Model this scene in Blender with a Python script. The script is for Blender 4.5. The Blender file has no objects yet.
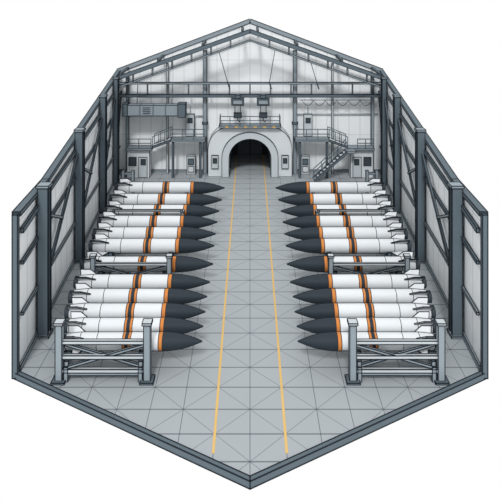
import bpy, bmesh, math
from mathutils import Vector
sc=bpy.context.scene
sc.view_settings.view_transform='Standard'
sc.view_settings.look='None'
# ---------------------------------------------------------------- materials
def lin(c):
    return tuple(((v/255)/12.92 if v/255<=0.04045 else ((v/255+0.055)/1.055)**2.4) for v in c)
def mat(name,rgb,rough=0.7,metal=0.0,var=0.05,scale=1.5,lines=None,linecol=(70,78,84),gain=1.0):
    m=bpy.data.materials.new(name); m.use_nodes=True
    nt=m.node_tree; N=nt.nodes; L=nt.links
    b=N['Principled BSDF']; b.inputs['Roughness'].default_value=rough; b.inputs['Metallic'].default_value=metal
    b.inputs['Specular IOR Level'].default_value=0.15
    c=[min(1,v*gain) for v in lin(rgb)]
    tc=N.new('ShaderNodeTexCoord'); nz=N.new('ShaderNodeTexNoise'); nz.inputs['Scale'].default_value=scale
    L.new(tc.outputs['Object'],nz.inputs['Vector'])
    mx=N.new('ShaderNodeMix'); mx.data_type='RGBA'
    mx.inputs[6].default_value=(*[v*(1-var) for v in c],1); mx.inputs[7].default_value=(*[min(1,v*(1+var)) for v in c],1)
    L.new(nz.outputs['Fac'],mx.inputs[0]); out=mx.outputs[2]
    if lines:
        sp=N.new('ShaderNodeSeparateXYZ'); L.new(tc.outputs['Object'],sp.inputs[0])
        def math_(op,a,bv):
            n=N.new('ShaderNodeMath'); n.operation=op
            for i,v in enumerate((a,bv)):
                if v is None: continue
                if isinstance(v,(int,float)): n.inputs[i].default_value=v
                else: L.new(v,n.inputs[i])
            return n.outputs[0]
        src={'x':sp.outputs[0],'y':sp.outputs[1],'z':sp.outputs[2]}
        src['p']=math_('ADD',src['x'],src['y']); src['m']=math_('SUBTRACT',src['x'],src['y'])
        for ax,step,w,strength in lines:
            d=math_('PINGPONG',src[ax],step/2)
            k=math_('LESS_THAN',d,w/2); k=math_('MULTIPLY',k,strength)
            m2=N.new('ShaderNodeMix'); m2.data_type='RGBA'
            L.new(k,m2.inputs[0]); L.new(out,m2.inputs[6]); m2.inputs[7].default_value=(*lin(linecol),1)
            out=m2.outputs[2]
    L.new(out,b.inputs['Base Color'])
    return m
INK=mat('ink_edge',(30,38,45),0.9,var=0.0)
SLATE=mat('slate_steel',(92,104,112))
SLATE2=mat('slate_steel_light',(140,151,158))
DARK=mat('dark_steel',(62,70,77))
LGREY=mat('light_grey_steel',(190,197,201))
PALE=mat('pale_panel',(210,215,218))
WHITE=mat('missile_white',(216,220,223),0.5,var=0.02)
NOSE=mat('missile_nose_dark',(46,54,61),0.6)
ORANGE=mat('missile_orange',(202,128,66),0.6)
YEL=mat('lane_yellow',(214,178,110),0.8)
S=1.59
FLOOR=mat('floor_tiles',(162,168,172),0.85,var=0.03,scale=0.5,lines=[('x',S,0.035,0.75),('y',S,0.08,0.65),('p',S*2,0.05,0.5),('m',S*2,0.05,0.5)],linecol=(62,70,76))
WSIDE=mat('wall_side_panels',(230,234,237),lines=[('y',1.5,0.09,0.35),('z',2.6,0.05,0.4)],linecol=(90,98,104))
WBACK=mat('wall_back_panels',(240,243,245),var=.01,lines=[('x',1.21,0.07,0.3),('z',4.1,0.06,0.25)],linecol=(100,108,114))
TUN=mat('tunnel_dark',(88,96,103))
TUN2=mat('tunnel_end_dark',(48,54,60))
MATS=[INK,SLATE,SLATE2,DARK,LGREY,PALE,WHITE,NOSE,ORANGE,YEL,FLOOR,WSIDE,WBACK,TUN,TUN2]
MI={m.name:i for i,m in enumerate(MATS)}

# ---------------------------------------------------------------- mesh builder
class MB:
    def __init__(s,name,lw=0.045,mirror=1):
        s.name=name; s.v=[]; s.f=[]; s.m=[]; s.sm=[]; s.lw=lw; s.mx=mirror
    def add(s,vs,fs,m,smooth=False):
        o=len(s.v); s.v+= [(p[0]*s.mx,p[1],p[2]) for p in vs]
        for f in fs: s.f.append([i+o for i in f]); s.m.append(MI[m.name]); s.sm.append(smooth)
    def tube(s,p,q,r,m=INK,n=4,smooth=False):
        p=Vector(p);q=Vector(q);d=(q-p)
        if d.length<1e-5: return
        d.normalize(); a=Vector((0,0,1)) if abs(d.z)<0.9 else Vector((0,1,0))
        u=d.cross(a).normalized(); w=d.cross(u)
        vs=[]
        for e in (p-d*r*0.5,q+d*r*0.5):
            for k in range(n):
                t=2*math.pi*(k+0.5)/n; vs.append(e+(u*math.cos(t)+w*math.sin(t))*r)
        fs=[[k,(k+1)%n,n+(k+1)%n,n+k] for k in range(n)]+[list(range(n))[::-1],list(range(n,2*n))]
        s.add(vs,fs,m,smooth)
    def hexa(s,c,m,line=True):
        fs=[[0,3,2,1],[4,5,6,7],[0,1,5,4],[1,2,6,5],[2,3,7,6],[3,0,4,7]]
        s.add(c,fs,m)
        if line:
            for a,b in [(0,1),(1,2),(2,3),(3,0),(4,5),(5,6),(6,7),(7,4),(0,4),(1,5),(2,6),(3,7)]:
                s.tube(c[a],c[b],s.lw*0.5)
    def box(s,x0,x1,y0,y1,z0,z1,m,line=True):
        s.hexa([(x0,y0,z0),(x1,y0,z0),(x1,y1,z0),(x0,y1,z0),(x0,y0,z1),(x1,y0,z1),(x1,y1,z1),(x0,y1,z1)],m,line)
    def beam(s,p,q,w,h,m,line=True,up=None):
        p=Vector(p);q=Vector(q);d=(q-p).normalized()
        a=Vector(up) if up else (Vector((0,0,1)) if abs(d.z)<0.9 else Vector((0,1,0)))
        u=d.cross(a).normalized(); v=u.cross(d).normalized()
        c=[]
        for e in (p,q):
            for i,j in ((-1,-1),(1,-1),(1,1),(-1,1)): c.append(e+u*(i*w/2)+v*(j*h/2))
        s.hexa(c,m,line)
    def ext(s,poly,f0,f1,m,line=True,smooth=False):
        a=[f0(*p) for p in poly]; b=[f1(*p) for p in poly]; n=len(poly)
        s.add(a+b,[list(range(n))[::-1],list(range(n,2*n))]+[[k,(k+1)%n,n+(k+1)%n,n+k] for k in range(n)],m)
        if line:
            for k in range(n):
                s.tube(a[k],a[(k+1)%n],s.lw*0.5); s.tube(b[k],b[(k+1)%n],s.lw*0.5)
                e0=Vector(poly[k])-Vector(poly[k-1]); e1=Vector(poly[(k+1)%n])-Vector(poly[k])
                if e0.angle(e1)>0.5: s.tube(a[k],b[k],s.lw*0.5)
    def build(s):
        me=bpy.data.meshes.new(s.name)
        me.from_pydata([tuple(p) for p in s.v],[],s.f)
        used=sorted(set(s.m))
        for i in used: me.materials.append(MATS[i])
        for p,mi,sm in zip(me.polygons,s.m,s.sm): p.material_index=used.index(mi); p.use_smooth=sm
        bm=bmesh.new(); bm.from_mesh(me); bmesh.ops.recalc_face_normals(bm,faces=bm.faces); bm.to_mesh(me); bm.free()
        o=bpy.data.objects.new(s.name,me); sc.collection.objects.link(o); return o

YF,YK,YB=24.5,31.4,66.0
def wx(y): return 12.15+(y-YK)*0.0645
def wz(y): return 8.2 if y<36.85 else 8.2+(y-36.85)/(YB-36.85)*2.8

# ---------------------------------------------------------------- floor
b=MB('floor',0.06)
poly=[(-12.25,YK),(0,YF-0.05),(12.25,YK),(14.6,YB),(14.6,YB+.3),(2.6,YB+.3),(2.6,74),(-2.6,74),(-2.6,YB+.3),(-14.6,YB+.3),(-14.6,YB)]
b.ext(poly,lambda x,y:(x,y,-0.25),lambda x,y:(x,y,0),FLOOR,line=False); b.build()
b=MB('trim_1',0.06)
for s in (-1,1):
    o0,o1=(0,YF-.14),(s*12.4,YK-.08); i0,i1=(0,YF+.12),(s*12.15,YK+.04)
    c=[(o0[0],o0[1],-.26),(i0[0],i0[1],-.26),(i1[0],i1[1],-.26),(o1[0],o1[1],-.26),
       (o0[0],o0[1],.05),(i0[0],i0[1],.05),(i1[0],i1[1],.05),(o1[0],o1[1],.05)]
    b.hexa(c,SLATE)
b.build()
b=MB('floor_lane_stripe')
for s in (-1,1): b.box(s*1.59-.06,s*1.59+.06,25.9,72.8,0.0,0.012,YEL,False)
b.build()

# ---------------------------------------------------------------- side walls
for s,nm in ((-1,'left'),(1,'right')):
    b=MB('wall_'+nm,0.06,s)
    poly=[(YK,0),(YB,0),(YB,wz(YB)),(36.85,8.2),(YK,8.2)]
    b.ext(poly,lambda y,z:(wx(y),y,z),lambda y,z:(wx(y)+.2,y,z),WSIDE)
    b.build()
    b=MB('trim_2',0.07,s)
    pts=[(YK,8.2),(36.85,8.2),(YB,wz(YB))]
    for (y0,z0),(y1,z1) in zip(pts,pts[1:]):
        b.beam((wx(y0)+.08,y0,z0+.08),(wx(y1)+.08,y1,z1+.08),0.42,0.22,SLATE)
    b.beam((wx(YK)+.08,YK-.1,-.2),(wx(YK)+.08,YK-.1,8.3),0.28,0.2,SLATE)
    b.build()
    b=MB('baseboard_'+nm,0.05,s)
    b.beam((wx(YK)-.06,YK+.1,.14),(wx(YB)-.06,YB-.1,.14),0.12,0.28,SLATE2); b.build()
    for y,w,zt in ((34.8,.6,8.6),(44.3,.56,9.6),(54,.52,10.4),(61.5,.45,10.9)):
        x=wx(y)-w/2-.14
        b=MB('steel_column',0.055+0.0008*(y-30),s)
        b.box(x-w/2,x+w/2,y-w*.5,y-w*.32,0,zt,SLATE)
        b.box(x-w/2,x+w/2,y+w*.32,y+w*.5,0,zt,SLATE)
        b.box(x-w*.12,x+w*.12,y-w*.32,y+w*.32,0,zt,DARK,False)
        b.box(x-w*.62,x+w*.55,y-w*.7,y+w*.7,0,.12,SLATE2)
        b.box(x-w*.6,x+w*.6,y-w*.6,y+w*.6,zt,zt+.14,SLATE2)
        b.build()
    b=MB('wall_bracing',0.06,s)
    def W(y,z,off=.13): return (wx(y)-off,y,z)
    ys=[31.7,34.8,44.3,54,61.5,65.6]
    for z0,z1,t in ((7.3,9.6,.26),(5.6,7.2,.16)):
        for y0,y1 in zip(ys,ys[1:]):
            za=z0+(z1-z0)*(y0-31.7)/34; zb=z0+(z1-z0)*(y1-31.7)/34
            b.beam(W(y0,za),W(y1,zb),.14,t,SLATE)
    b.beam(W(31.7,2.9),W(65.6,2.9),.12,.14,SLATE2)
    for y0,y1 in zip(ys[1:],ys[2:]):
        b.beam(W(y0+.3,2.4,.3),W(y1-.2,7.9+(y1-44)*.05,.3),.14,.2,SLATE)
        b.beam(W(y0+.3,6.9,.32),W((y0+y1)/2,5.0,.32),.12,.14,SLATE2)
    b.build()

def arch(hw,zs,zt,n=16):
    return [(-hw*math.cos(math.pi*i/n), zs+(zt-zs)*math.sin(math.pi*i/n)) for i in range(n+1)]
inn=[(-2.25,0)]+arch(2.25,2.0,4.1)+[(2.25,0)]
# ---------------------------------------------------------------- back wall
b=MB('wall_back',0.07)
poly=[(-14.4,0)]+inn+[(14.4,0),(14.4,11),(0,16.5),(-14.4,11)]
b.ext(poly,lambda x,z:(x,YB,z),lambda x,z:(x,YB+.25,z),WBACK); b.build()
b=MB('trim_3',0.08)
for s in (-1,1):
    b.beam((s*14.55,YB+.1,11.1),(0,YB+.1,16.6),0.45,0.35,SLATE2,up=(0,1,0))
b.build()
b=MB('baseboard_back',0.05)
for s in (-1,1): b.box(min(s*4.7,s*14.2),max(s*4.7,s*14.2),YB-.1,YB,0,.25,SLATE2)
b.build()

for Y,e,r,t,web in ((62.0,10.75,15.75,.4,True),(64.9,10.5,15.6,.25,False)):
    b=MB('roof_truss',0.07)
    for s in (-1,1):
        b.beam((s*14.1,Y,e),(0,Y,r),t,.3,SLATE,up=(0,1,0))
        if web:
            b.beam((s*14.1,Y,e-.95),(0,Y,r-.95),.16,.16,SLATE2,up=(0,1,0))
            for k in range(1,7):
                x=s*14.1*k/7; z=e+(r-e)*(1-k/7)
                b.beam((x,Y,z),(x,Y,z-.95),.12,.12,SLATE2)
    b.build()
b=MB('roof_purlin',0.06)
for s in (-1,1):
    for x in (.8,4.9,9.5,13.4):
        z=10.75+5*(1-x/14.2)+.3
        b.beam((s*x,62,z),(s*x,65.8,z+.1),.2,.2,SLATE)
b.build()
b=MB('crane_girder',0.07)
b.box(-14.1,14.1,64.3,64.6,8.5,8.8,SLATE)
b.box(-14.1,14.1,64.3,64.5,9.9,10.1,SLATE2)
for i in range(-6,7):
    b.beam((i*2.2,64.4,8.85),(i*2.2,64.4,9.9),.1,.1,SLATE2)
b.build()
for s in (-1,1):
    b=MB('roof_support_post',0.07,s)
    b.box(4.7,5.1,65.2,65.6,0,13.4,SLATE2); b.box(4.6,5.2,65.15,65.65,5.4,5.6,SLATE); b.build()
    b=MB('roof_support_post',0.06,s)
    b.box(13.2,13.5,65.3,65.6,0,10.7,SLATE2); b.build()
    b=MB('roof_support_post',0.06,s)
    b.box(8.9,9.1,65.3,65.6,0,12.0,LGREY); b.build()

for x in (-1.3,1.4):
    b=MB('crane_hoist',0.07)
    b.box(x-.65,x+.65,63.3,64.0,7.8,8.55,SLATE)
    b.box(x-.5,x+.5,63.2,63.3,7.95,8.4,SLATE2)
    b.box(x-.25,x+.25,63.5,64.24,8.55,8.85,SLATE)
    for d in (-.3,.3): b.tube((x+d,63.5,7.85),(x+d,63.5,7.0),.06,DARK)
    b.box(x-.4,x+.4,63.3,63.7,6.5,7.0,DARK)
    b.tube((x,63.5,6.6),(x,63.5,6.2),.08,DARK); b.tube((x,63.5,6.2),(x+.22,63.5,6.05),.07,DARK)
    b.build()
for x0,z0,x1,z1 in ((-3.2,13.6,-2.3,10.4),(2.6,13.9,2.0,10.4),(6.3,12.5,6.9,10.4)):
    b=MB('hanging_cable'); b.tube((x0,62,z0),(x1,62,z1),.05,DARK); b.tube((x1,62,z1),(x1+.2,62,z1-.6),.09,DARK); b.build()
b=MB('festoon_cable')
for k in range(6):
    xa=5.6+k*1.25
    pr=None
    for i in range(9):
        u=i/8; p=(xa+1.25*u,64.6,8.1-.55*math.sin(math.pi*u))
        if pr: b.tube(pr,p,.045,SLATE)
        pr=p
b.tube((5.4,64.6,8.15),(13.1,64.6,8.15),.05,SLATE); b.build()
b=MB('ventilation_duct',0.08)
b.box(-12.9,-7.6,63.2,64.2,6.75,7.85,SLATE2); b.box(-7.6,-6.8,63.1,64.3,6.6,8.0,SLATE)
b.box(-13.4,-12.9,63.1,64.3,6.7,8.0,SLATE)
for x in (-11.6,-10.2,-8.9): b.box(x-.05,x+.05,63.15,64.25,6.72,7.9,SLATE,False)
for i in range(4): b.box(-11.3,-10.5,63.16,63.2,6.95+i*.2,7.03+i*.2,DARK,False)
b.tube((-12,63.7,7.9),(-12,64.2,9.9),.06,SLATE); b.tube((-8.3,63.7,7.9),(-8.3,64.2,9.9),.06,SLATE)
b.build()

# ---------------------------------------------------------------- arch portal
out=[(-4.5,0),(-4.5,2.9)]
for i in range(1,9):
    a=math.pi/2*i/8; out.append((-2.2-2.3*math.cos(a),2.9+2.4*math.sin(a)))
outr=[(-x,z) for x,z in out[::-1]]
b=MB('arch_portal',0.08)
b.ext(out+outr+inn[::-1],lambda x,z:(x,64.3,z),lambda x,z:(x,YB-.04,z),PALE)
s2=[(-3.0,0)]+arch(3.0,2.1,4.8)+[(3.0,0)]
b.ext(s2+inn[::-1],lambda x,z:(x,64.0,z),lambda x,z:(x,64.3,z),LGREY)
for s in (-1,1):
    b.box(s*3.75-.35,s*3.75+.35,64.15,64.3,.9,2.3,LGREY); b.box(s*3.75-.2,s*3.75+.2,64.1,64.16,1.5,2.0,DARK)
b.build()
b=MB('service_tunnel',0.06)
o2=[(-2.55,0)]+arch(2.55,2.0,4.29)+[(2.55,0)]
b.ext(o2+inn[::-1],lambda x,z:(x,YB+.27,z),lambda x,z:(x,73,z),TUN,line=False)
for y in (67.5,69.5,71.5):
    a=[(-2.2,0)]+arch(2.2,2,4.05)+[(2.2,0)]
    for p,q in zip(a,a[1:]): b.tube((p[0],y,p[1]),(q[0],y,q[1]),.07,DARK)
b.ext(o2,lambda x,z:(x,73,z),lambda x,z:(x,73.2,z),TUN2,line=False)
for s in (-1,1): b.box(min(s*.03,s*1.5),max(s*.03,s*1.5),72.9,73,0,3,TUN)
b.build()

# ---------------------------------------------------------------- railings / platforms
def rail(b,p,q,h=1.1,step=1.1,m=SLATE):
    p=Vector(p);q=Vector(q);n=max(1,round((q-p).length/step))
    for k in range(n+1):
        a=p.lerp(q,k/n); b.tube(a,a+Vector((0,0,h)),.055,m)
    for hh in (h,h*.55): b.tube(p+Vector((0,0,hh)),q+Vector((0,0,hh)),.055,m)
b=MB('portal_balcony',0.07)
b.box(-3.3,3.3,63.7,65.1,5.35,5.55,SLATE2)
rail(b,(-3.2,63.8,5.55),(3.2,63.8,5.55),1.0); rail(b,(-3.2,63.8,5.55),(-3.2,65,5.55),1.0); rail(b,(3.2,63.8,5.55),(3.2,65,5.55),1.0)
for i in range(6): b.box(-2.6+i*1.0,-2.3+i*1.0,63.66,63.72,5.37,5.53,YEL,False)
b.build()
for s in (-1,1):
    b=MB('catwalk_platform',0.07,s)
    b.box(4.75,8.4,63.6,65.0,3.9,4.1,SLATE2)
    rail(b,(4.8,63.7,4.1),(8.4,63.7,4.1))
    for x in (5.3,8.2): b.box(x-.1,x+.1,63.8,64.0,0,3.9,SLATE)
    for y in (63.7,64.9):
        b.beam((8.4,y,4.0),(10.35,y,3.3),.1,.2,SLATE)
        for k in range(4):
            u=k/3; b.tube((8.4+1.95*u,y,4.05-.75*u),(8.4+1.95*u,y,5.2-.8*u),.05,SLATE)
        b.tube((8.4,y,5.2),(10.35,y,4.4),.055,SLATE)
    for k in range(5): 
        u=(k+.5)/5; b.box(8.4+1.9*u-.18,8.4+1.9*u+.18,63.75,64.85,4.0-.7*u,4.06-.7*u,PALE,False)
    b.build()
def stairs(name,xt,zt,xb,zb,y0,y1):
    b=MB(name,0.05)
    n=max(3,int(abs(zt-zb)/.3))
    for y in (y0,y1):
        b.beam((xt,y,zt),(xb,y,zb+.12),.1,.22,SLATE)
        for k in range(5):
            u=k/4; x=xt+(xb-xt)*u; z=zt+(zb-zt)*u
            b.tube((x,y,z),(x,y,z+1.1),.05,SLATE)
        b.tube((xt,y,zt+1.1),(xb,y,zb+1.1),.055,SLATE)
    for k in range(n):
        u=(k+.5)/n; x=xt+(xb-xt)*u; z=zt+(zb-zt)*u
        b.box(x-.16,x+.16,y0,y1,z-.03,z+.04,PALE,False)
    b.box(xt-.1,xt+.9,y0,y1,zt-.1,zt+.1,SLATE2)
    b.build()
stairs('staircase',10.1,3.1,6.7,0,62.4,63.4)
for s in (-1,1):
    b=MB('control_booth',0.07,s)
    b.box(10.7,13.1,63.9,64.9,0,3.0,PALE); b.box(10.4,13.18,63.5,64.95,3.0,3.2,SLATE2)
    b.box(10.95,11.85,63.84,63.9,.05,2.2,LGREY); b.box(11.1,11.6,63.8,63.84,1.4,2.0,DARK)
    b.box(12.1,12.9,63.84,63.9,1.3,2.2,DARK)
    rail(b,(10.5,63.6,3.2) if s<0 else (11.4,63.6,3.2),(13.1,63.6,3.2),1.0)
    b.build()
for x,z,w,h in ((-6.5,5.2,.9,1.5),(6.3,5.2,.9,1.5)):
    b=MB('control_cabinet',0.07)
    b.box(x-w/2,x+w/2,65.1,65.5,z-1.05,z+h-.2,LGREY); b.box(x-.25,x+.25,65.04,65.1,z+.4,z+.9,DARK)
    b.tube((x,65.3,z+h-.2),(x,65.3,z+h+.6),.05,SLATE); b.build()
for x in (-6.4,6.0):
    b=MB('electrical_cabinet',0.07)
    b.box(x-.45,x+.45,65.0,65.5,0,2.0,LGREY); b.box(x-.3,x+.3,64.94,65.0,1.1,1.7,SLATE); b.box(x-.3,x+.3,64.94,65.0,.3,.9,PALE); b.build()
b=MB('wall_pipe',0.05)
b.tube((-14,65.8,6.2),(-5.2,65.8,6.2),.08,LGREY,8,True); b.tube((5.2,65.8,6.4),(14,65.8,6.4),.08,LGREY,8,True)
b.build()

# ---------------------------------------------------------------- missiles
ROWS=[(31.6,2.53,9.9,.42),(33.0,2.58,10.2,.42),(34.5,2.58,10.6,.43),(36.2,2.6,10.9,.43),(38.0,2.55,11.1,.44),
      (40.5,2.5,11.4,.47),(43.4,2.6,11.6,.48),(45.5,2.62,11.9,.48),(47.8,2.62,12.1,.49),(50.2,2.6,12.2,.50),(52.9,2.5,12.4,.51),(56.1,2.4,12.6,.52)]
ZM=1.5
NS=28
def missile(s,Y,xn,xt,R):
    Z=ZM; L=xt-xn; lw=.05+.0012*(Y-30)
    b=MB('missile',lw,s)
    def P(t,r,a): return (xn+L*t, Y+r*math.sin(a), Z+r*math.cos(a))
    prof=[]
    for i in range(11):
        u=i/10; prof.append((.27*u, R*max(.02,(1-(1-u)**2.0)), NOSE))
    prof+= [(.275,R*1.02,INK),(.28,R*1.02,ORANGE),(.303,R*1.02,INK),(.309,R,WHITE),
            (.50,R*1.02,INK),(.505,R*1.02,ORANGE),(.52,R*1.02,NOSE),(.545,R*1.02,ORANGE),(.557,R*1.02,INK),(.563,R,WHITE),
            (.74,R,INK),(.745,R,WHITE),(.86,R,INK),(.865,R,WHITE),(.965,R*.84,INK),(.972,R*.7,DARK),(1.0,R*.74,INK),(1.003,R*.6,DARK),(.985,R*.3,DARK)]
    for (t0,r0,m),(t1,r1,_) in zip(prof,prof[1:]):
        vs=[P(t0,r0,2*math.pi*k/NS) for k in range(NS)]+[P(t1,r1,2*math.pi*k/NS) for k in range(NS)]
        b.add(vs,[[k,(k+1)%NS,NS+(k+1)%NS,NS+k] for k in range(NS)],m,True)
    t,r,_=prof[-1]; b.add([P(t,r,2*math.pi*k/NS) for k in range(NS)],[list(range(NS))],DARK)
    a0=math.atan2(18.5,Y)
    for a in (a0,a0+math.pi):     # ink outline tubes added along the silhouette as the camera sees it
        for (t0,r0,m),(t1,r1,_) in zip(prof[:-3],prof[1:-2]):
            if t1>t0: b.tube(P(t0,r0,a),P(t1,r1,a),lw*.6)
    for k in range(4):
        a=math.pi/4+k*math.pi/2
        pts=[(.83,.9*R),(.90,1.75*R),(.975,1.75*R),(.96,.8*R)]
        off=Vector((0,math.cos(a),-math.sin(a)))*.03
        A=[Vector(P(t,r,a))-off for t,r in pts]; B=[Vector(P(t,r,a))+off for t,r in pts]
        b.hexa(A+B,WHITE)
    return b.build()
for s in (-1,1):
    for Y,xn,xt,R in ROWS: missile(s,Y,xn,xt,R)

# ---------------------------------------------------------------- racks
def rack(s,y0,y1,xa,xb,h,t,rows,cross=True):
    b=MB('missile_rack',.055+.0008*(y0-30),s)
    for x in (xa,xb):
        b.box(x-t/2,x+t/2,y0-t/2,y0+t/2,.1,h,SLATE2)
        b.box(x-t,x+t,y0-t,y0+t,0,.1,SLATE)
        b.box(x-t*.7,x+t*.7,y0-t*.7,y0+t*.7,h,h+.1,LGREY)
    for z in (.55,1.25,2.0) if cross else (2.0,):
        b.beam((xa,y0,z),(xb,y0,z),t*.55,t*.5,LGREY)
    if cross:
        b.beam((xa,y0,.6),(xb,y0,1.9),t*.4,t*.35,SLATE2)
        b.beam((xa,y0+.12,1.9),(xb,y0+.12,.6),t*.35,t*.35,SLATE2)
    for x in (xa-.35,xb+.35):
        lowR=max(r[3] for r in rows)*1.02
        zt=ZM-lowR-.06
        b.box(x-.1,x+.1,y0,y1,zt-.25,zt,SLATE2)
        n=max(2,int((y1-y0)/3))
        for k in range(n+1):
            y=y0+.0+(y1-y0)*k/n; b.box(x-.1,x+.1,y-.1,y+.1,0,zt-.25,SLATE2)
        for Y,_,_,R in rows:
            b.box(x-.14,x+.14,Y-.18,Y+.18,zt,ZM-R*1.02-.01,SLATE)
            for q in (-1,1): b.box(x-.14,x+.14,Y+q*(R+.06)-.05,Y+q*(R+.06)+.05,zt,zt+.3,SLATE)
    for y in (y0,y1):
        b.beam((xa-.35,y,.4),(xb+.35,y,.4),.14,.16,SLATE2)
    b.build()
for s in (-1,1):
    rack(s,30.7,38.9,9.75,5.25,2.95,.34,ROWS[0:5])
    rack(s,39.4,48.7,10.3,5.3,2.5,.28,ROWS[5:9])
    rack(s,49.0,57.4,11.2,5.5,1.9,.24,ROWS[9:12],False)
    b=MB('guard_frame',.06,s); b.box(12.2,12.5,58.4,58.7,0,2.4,SLATE2); b.box(11.3,12.5,58.45,58.65,2.0,2.2,SLATE2); b.box(11.3,11.55,58.4,58.7,0,2.4,SLATE2); b.build()

# ---------------------------------------------------------------- light, world, camera
w=bpy.data.worlds.new('World'); sc.world=w; w.use_nodes=True
w.node_tree.nodes['Background'].inputs[0].default_value=(1,1,1,1); w.node_tree.nodes['Background'].inputs[1].default_value=1.0
l=bpy.data.lights.new('sun','SUN'); l.energy=1.6; l.angle=math.radians(8)
lo=bpy.data.objects.new('sun',l); lo.rotation_euler=(math.radians(48),0,math.radians(-6)); sc.collection.objects.link(lo)
cam=bpy.data.cameras.new('camera'); co=bpy.data.objects.new('camera',cam); sc.collection.objects.link(co)
co.location=(0,0,20); co.rotation_euler=(math.pi/2,0,0)
cam.sensor_width=36; cam.lens=43.2; cam.shift_y=-0.52; cam.clip_end=500
sc.camera=co
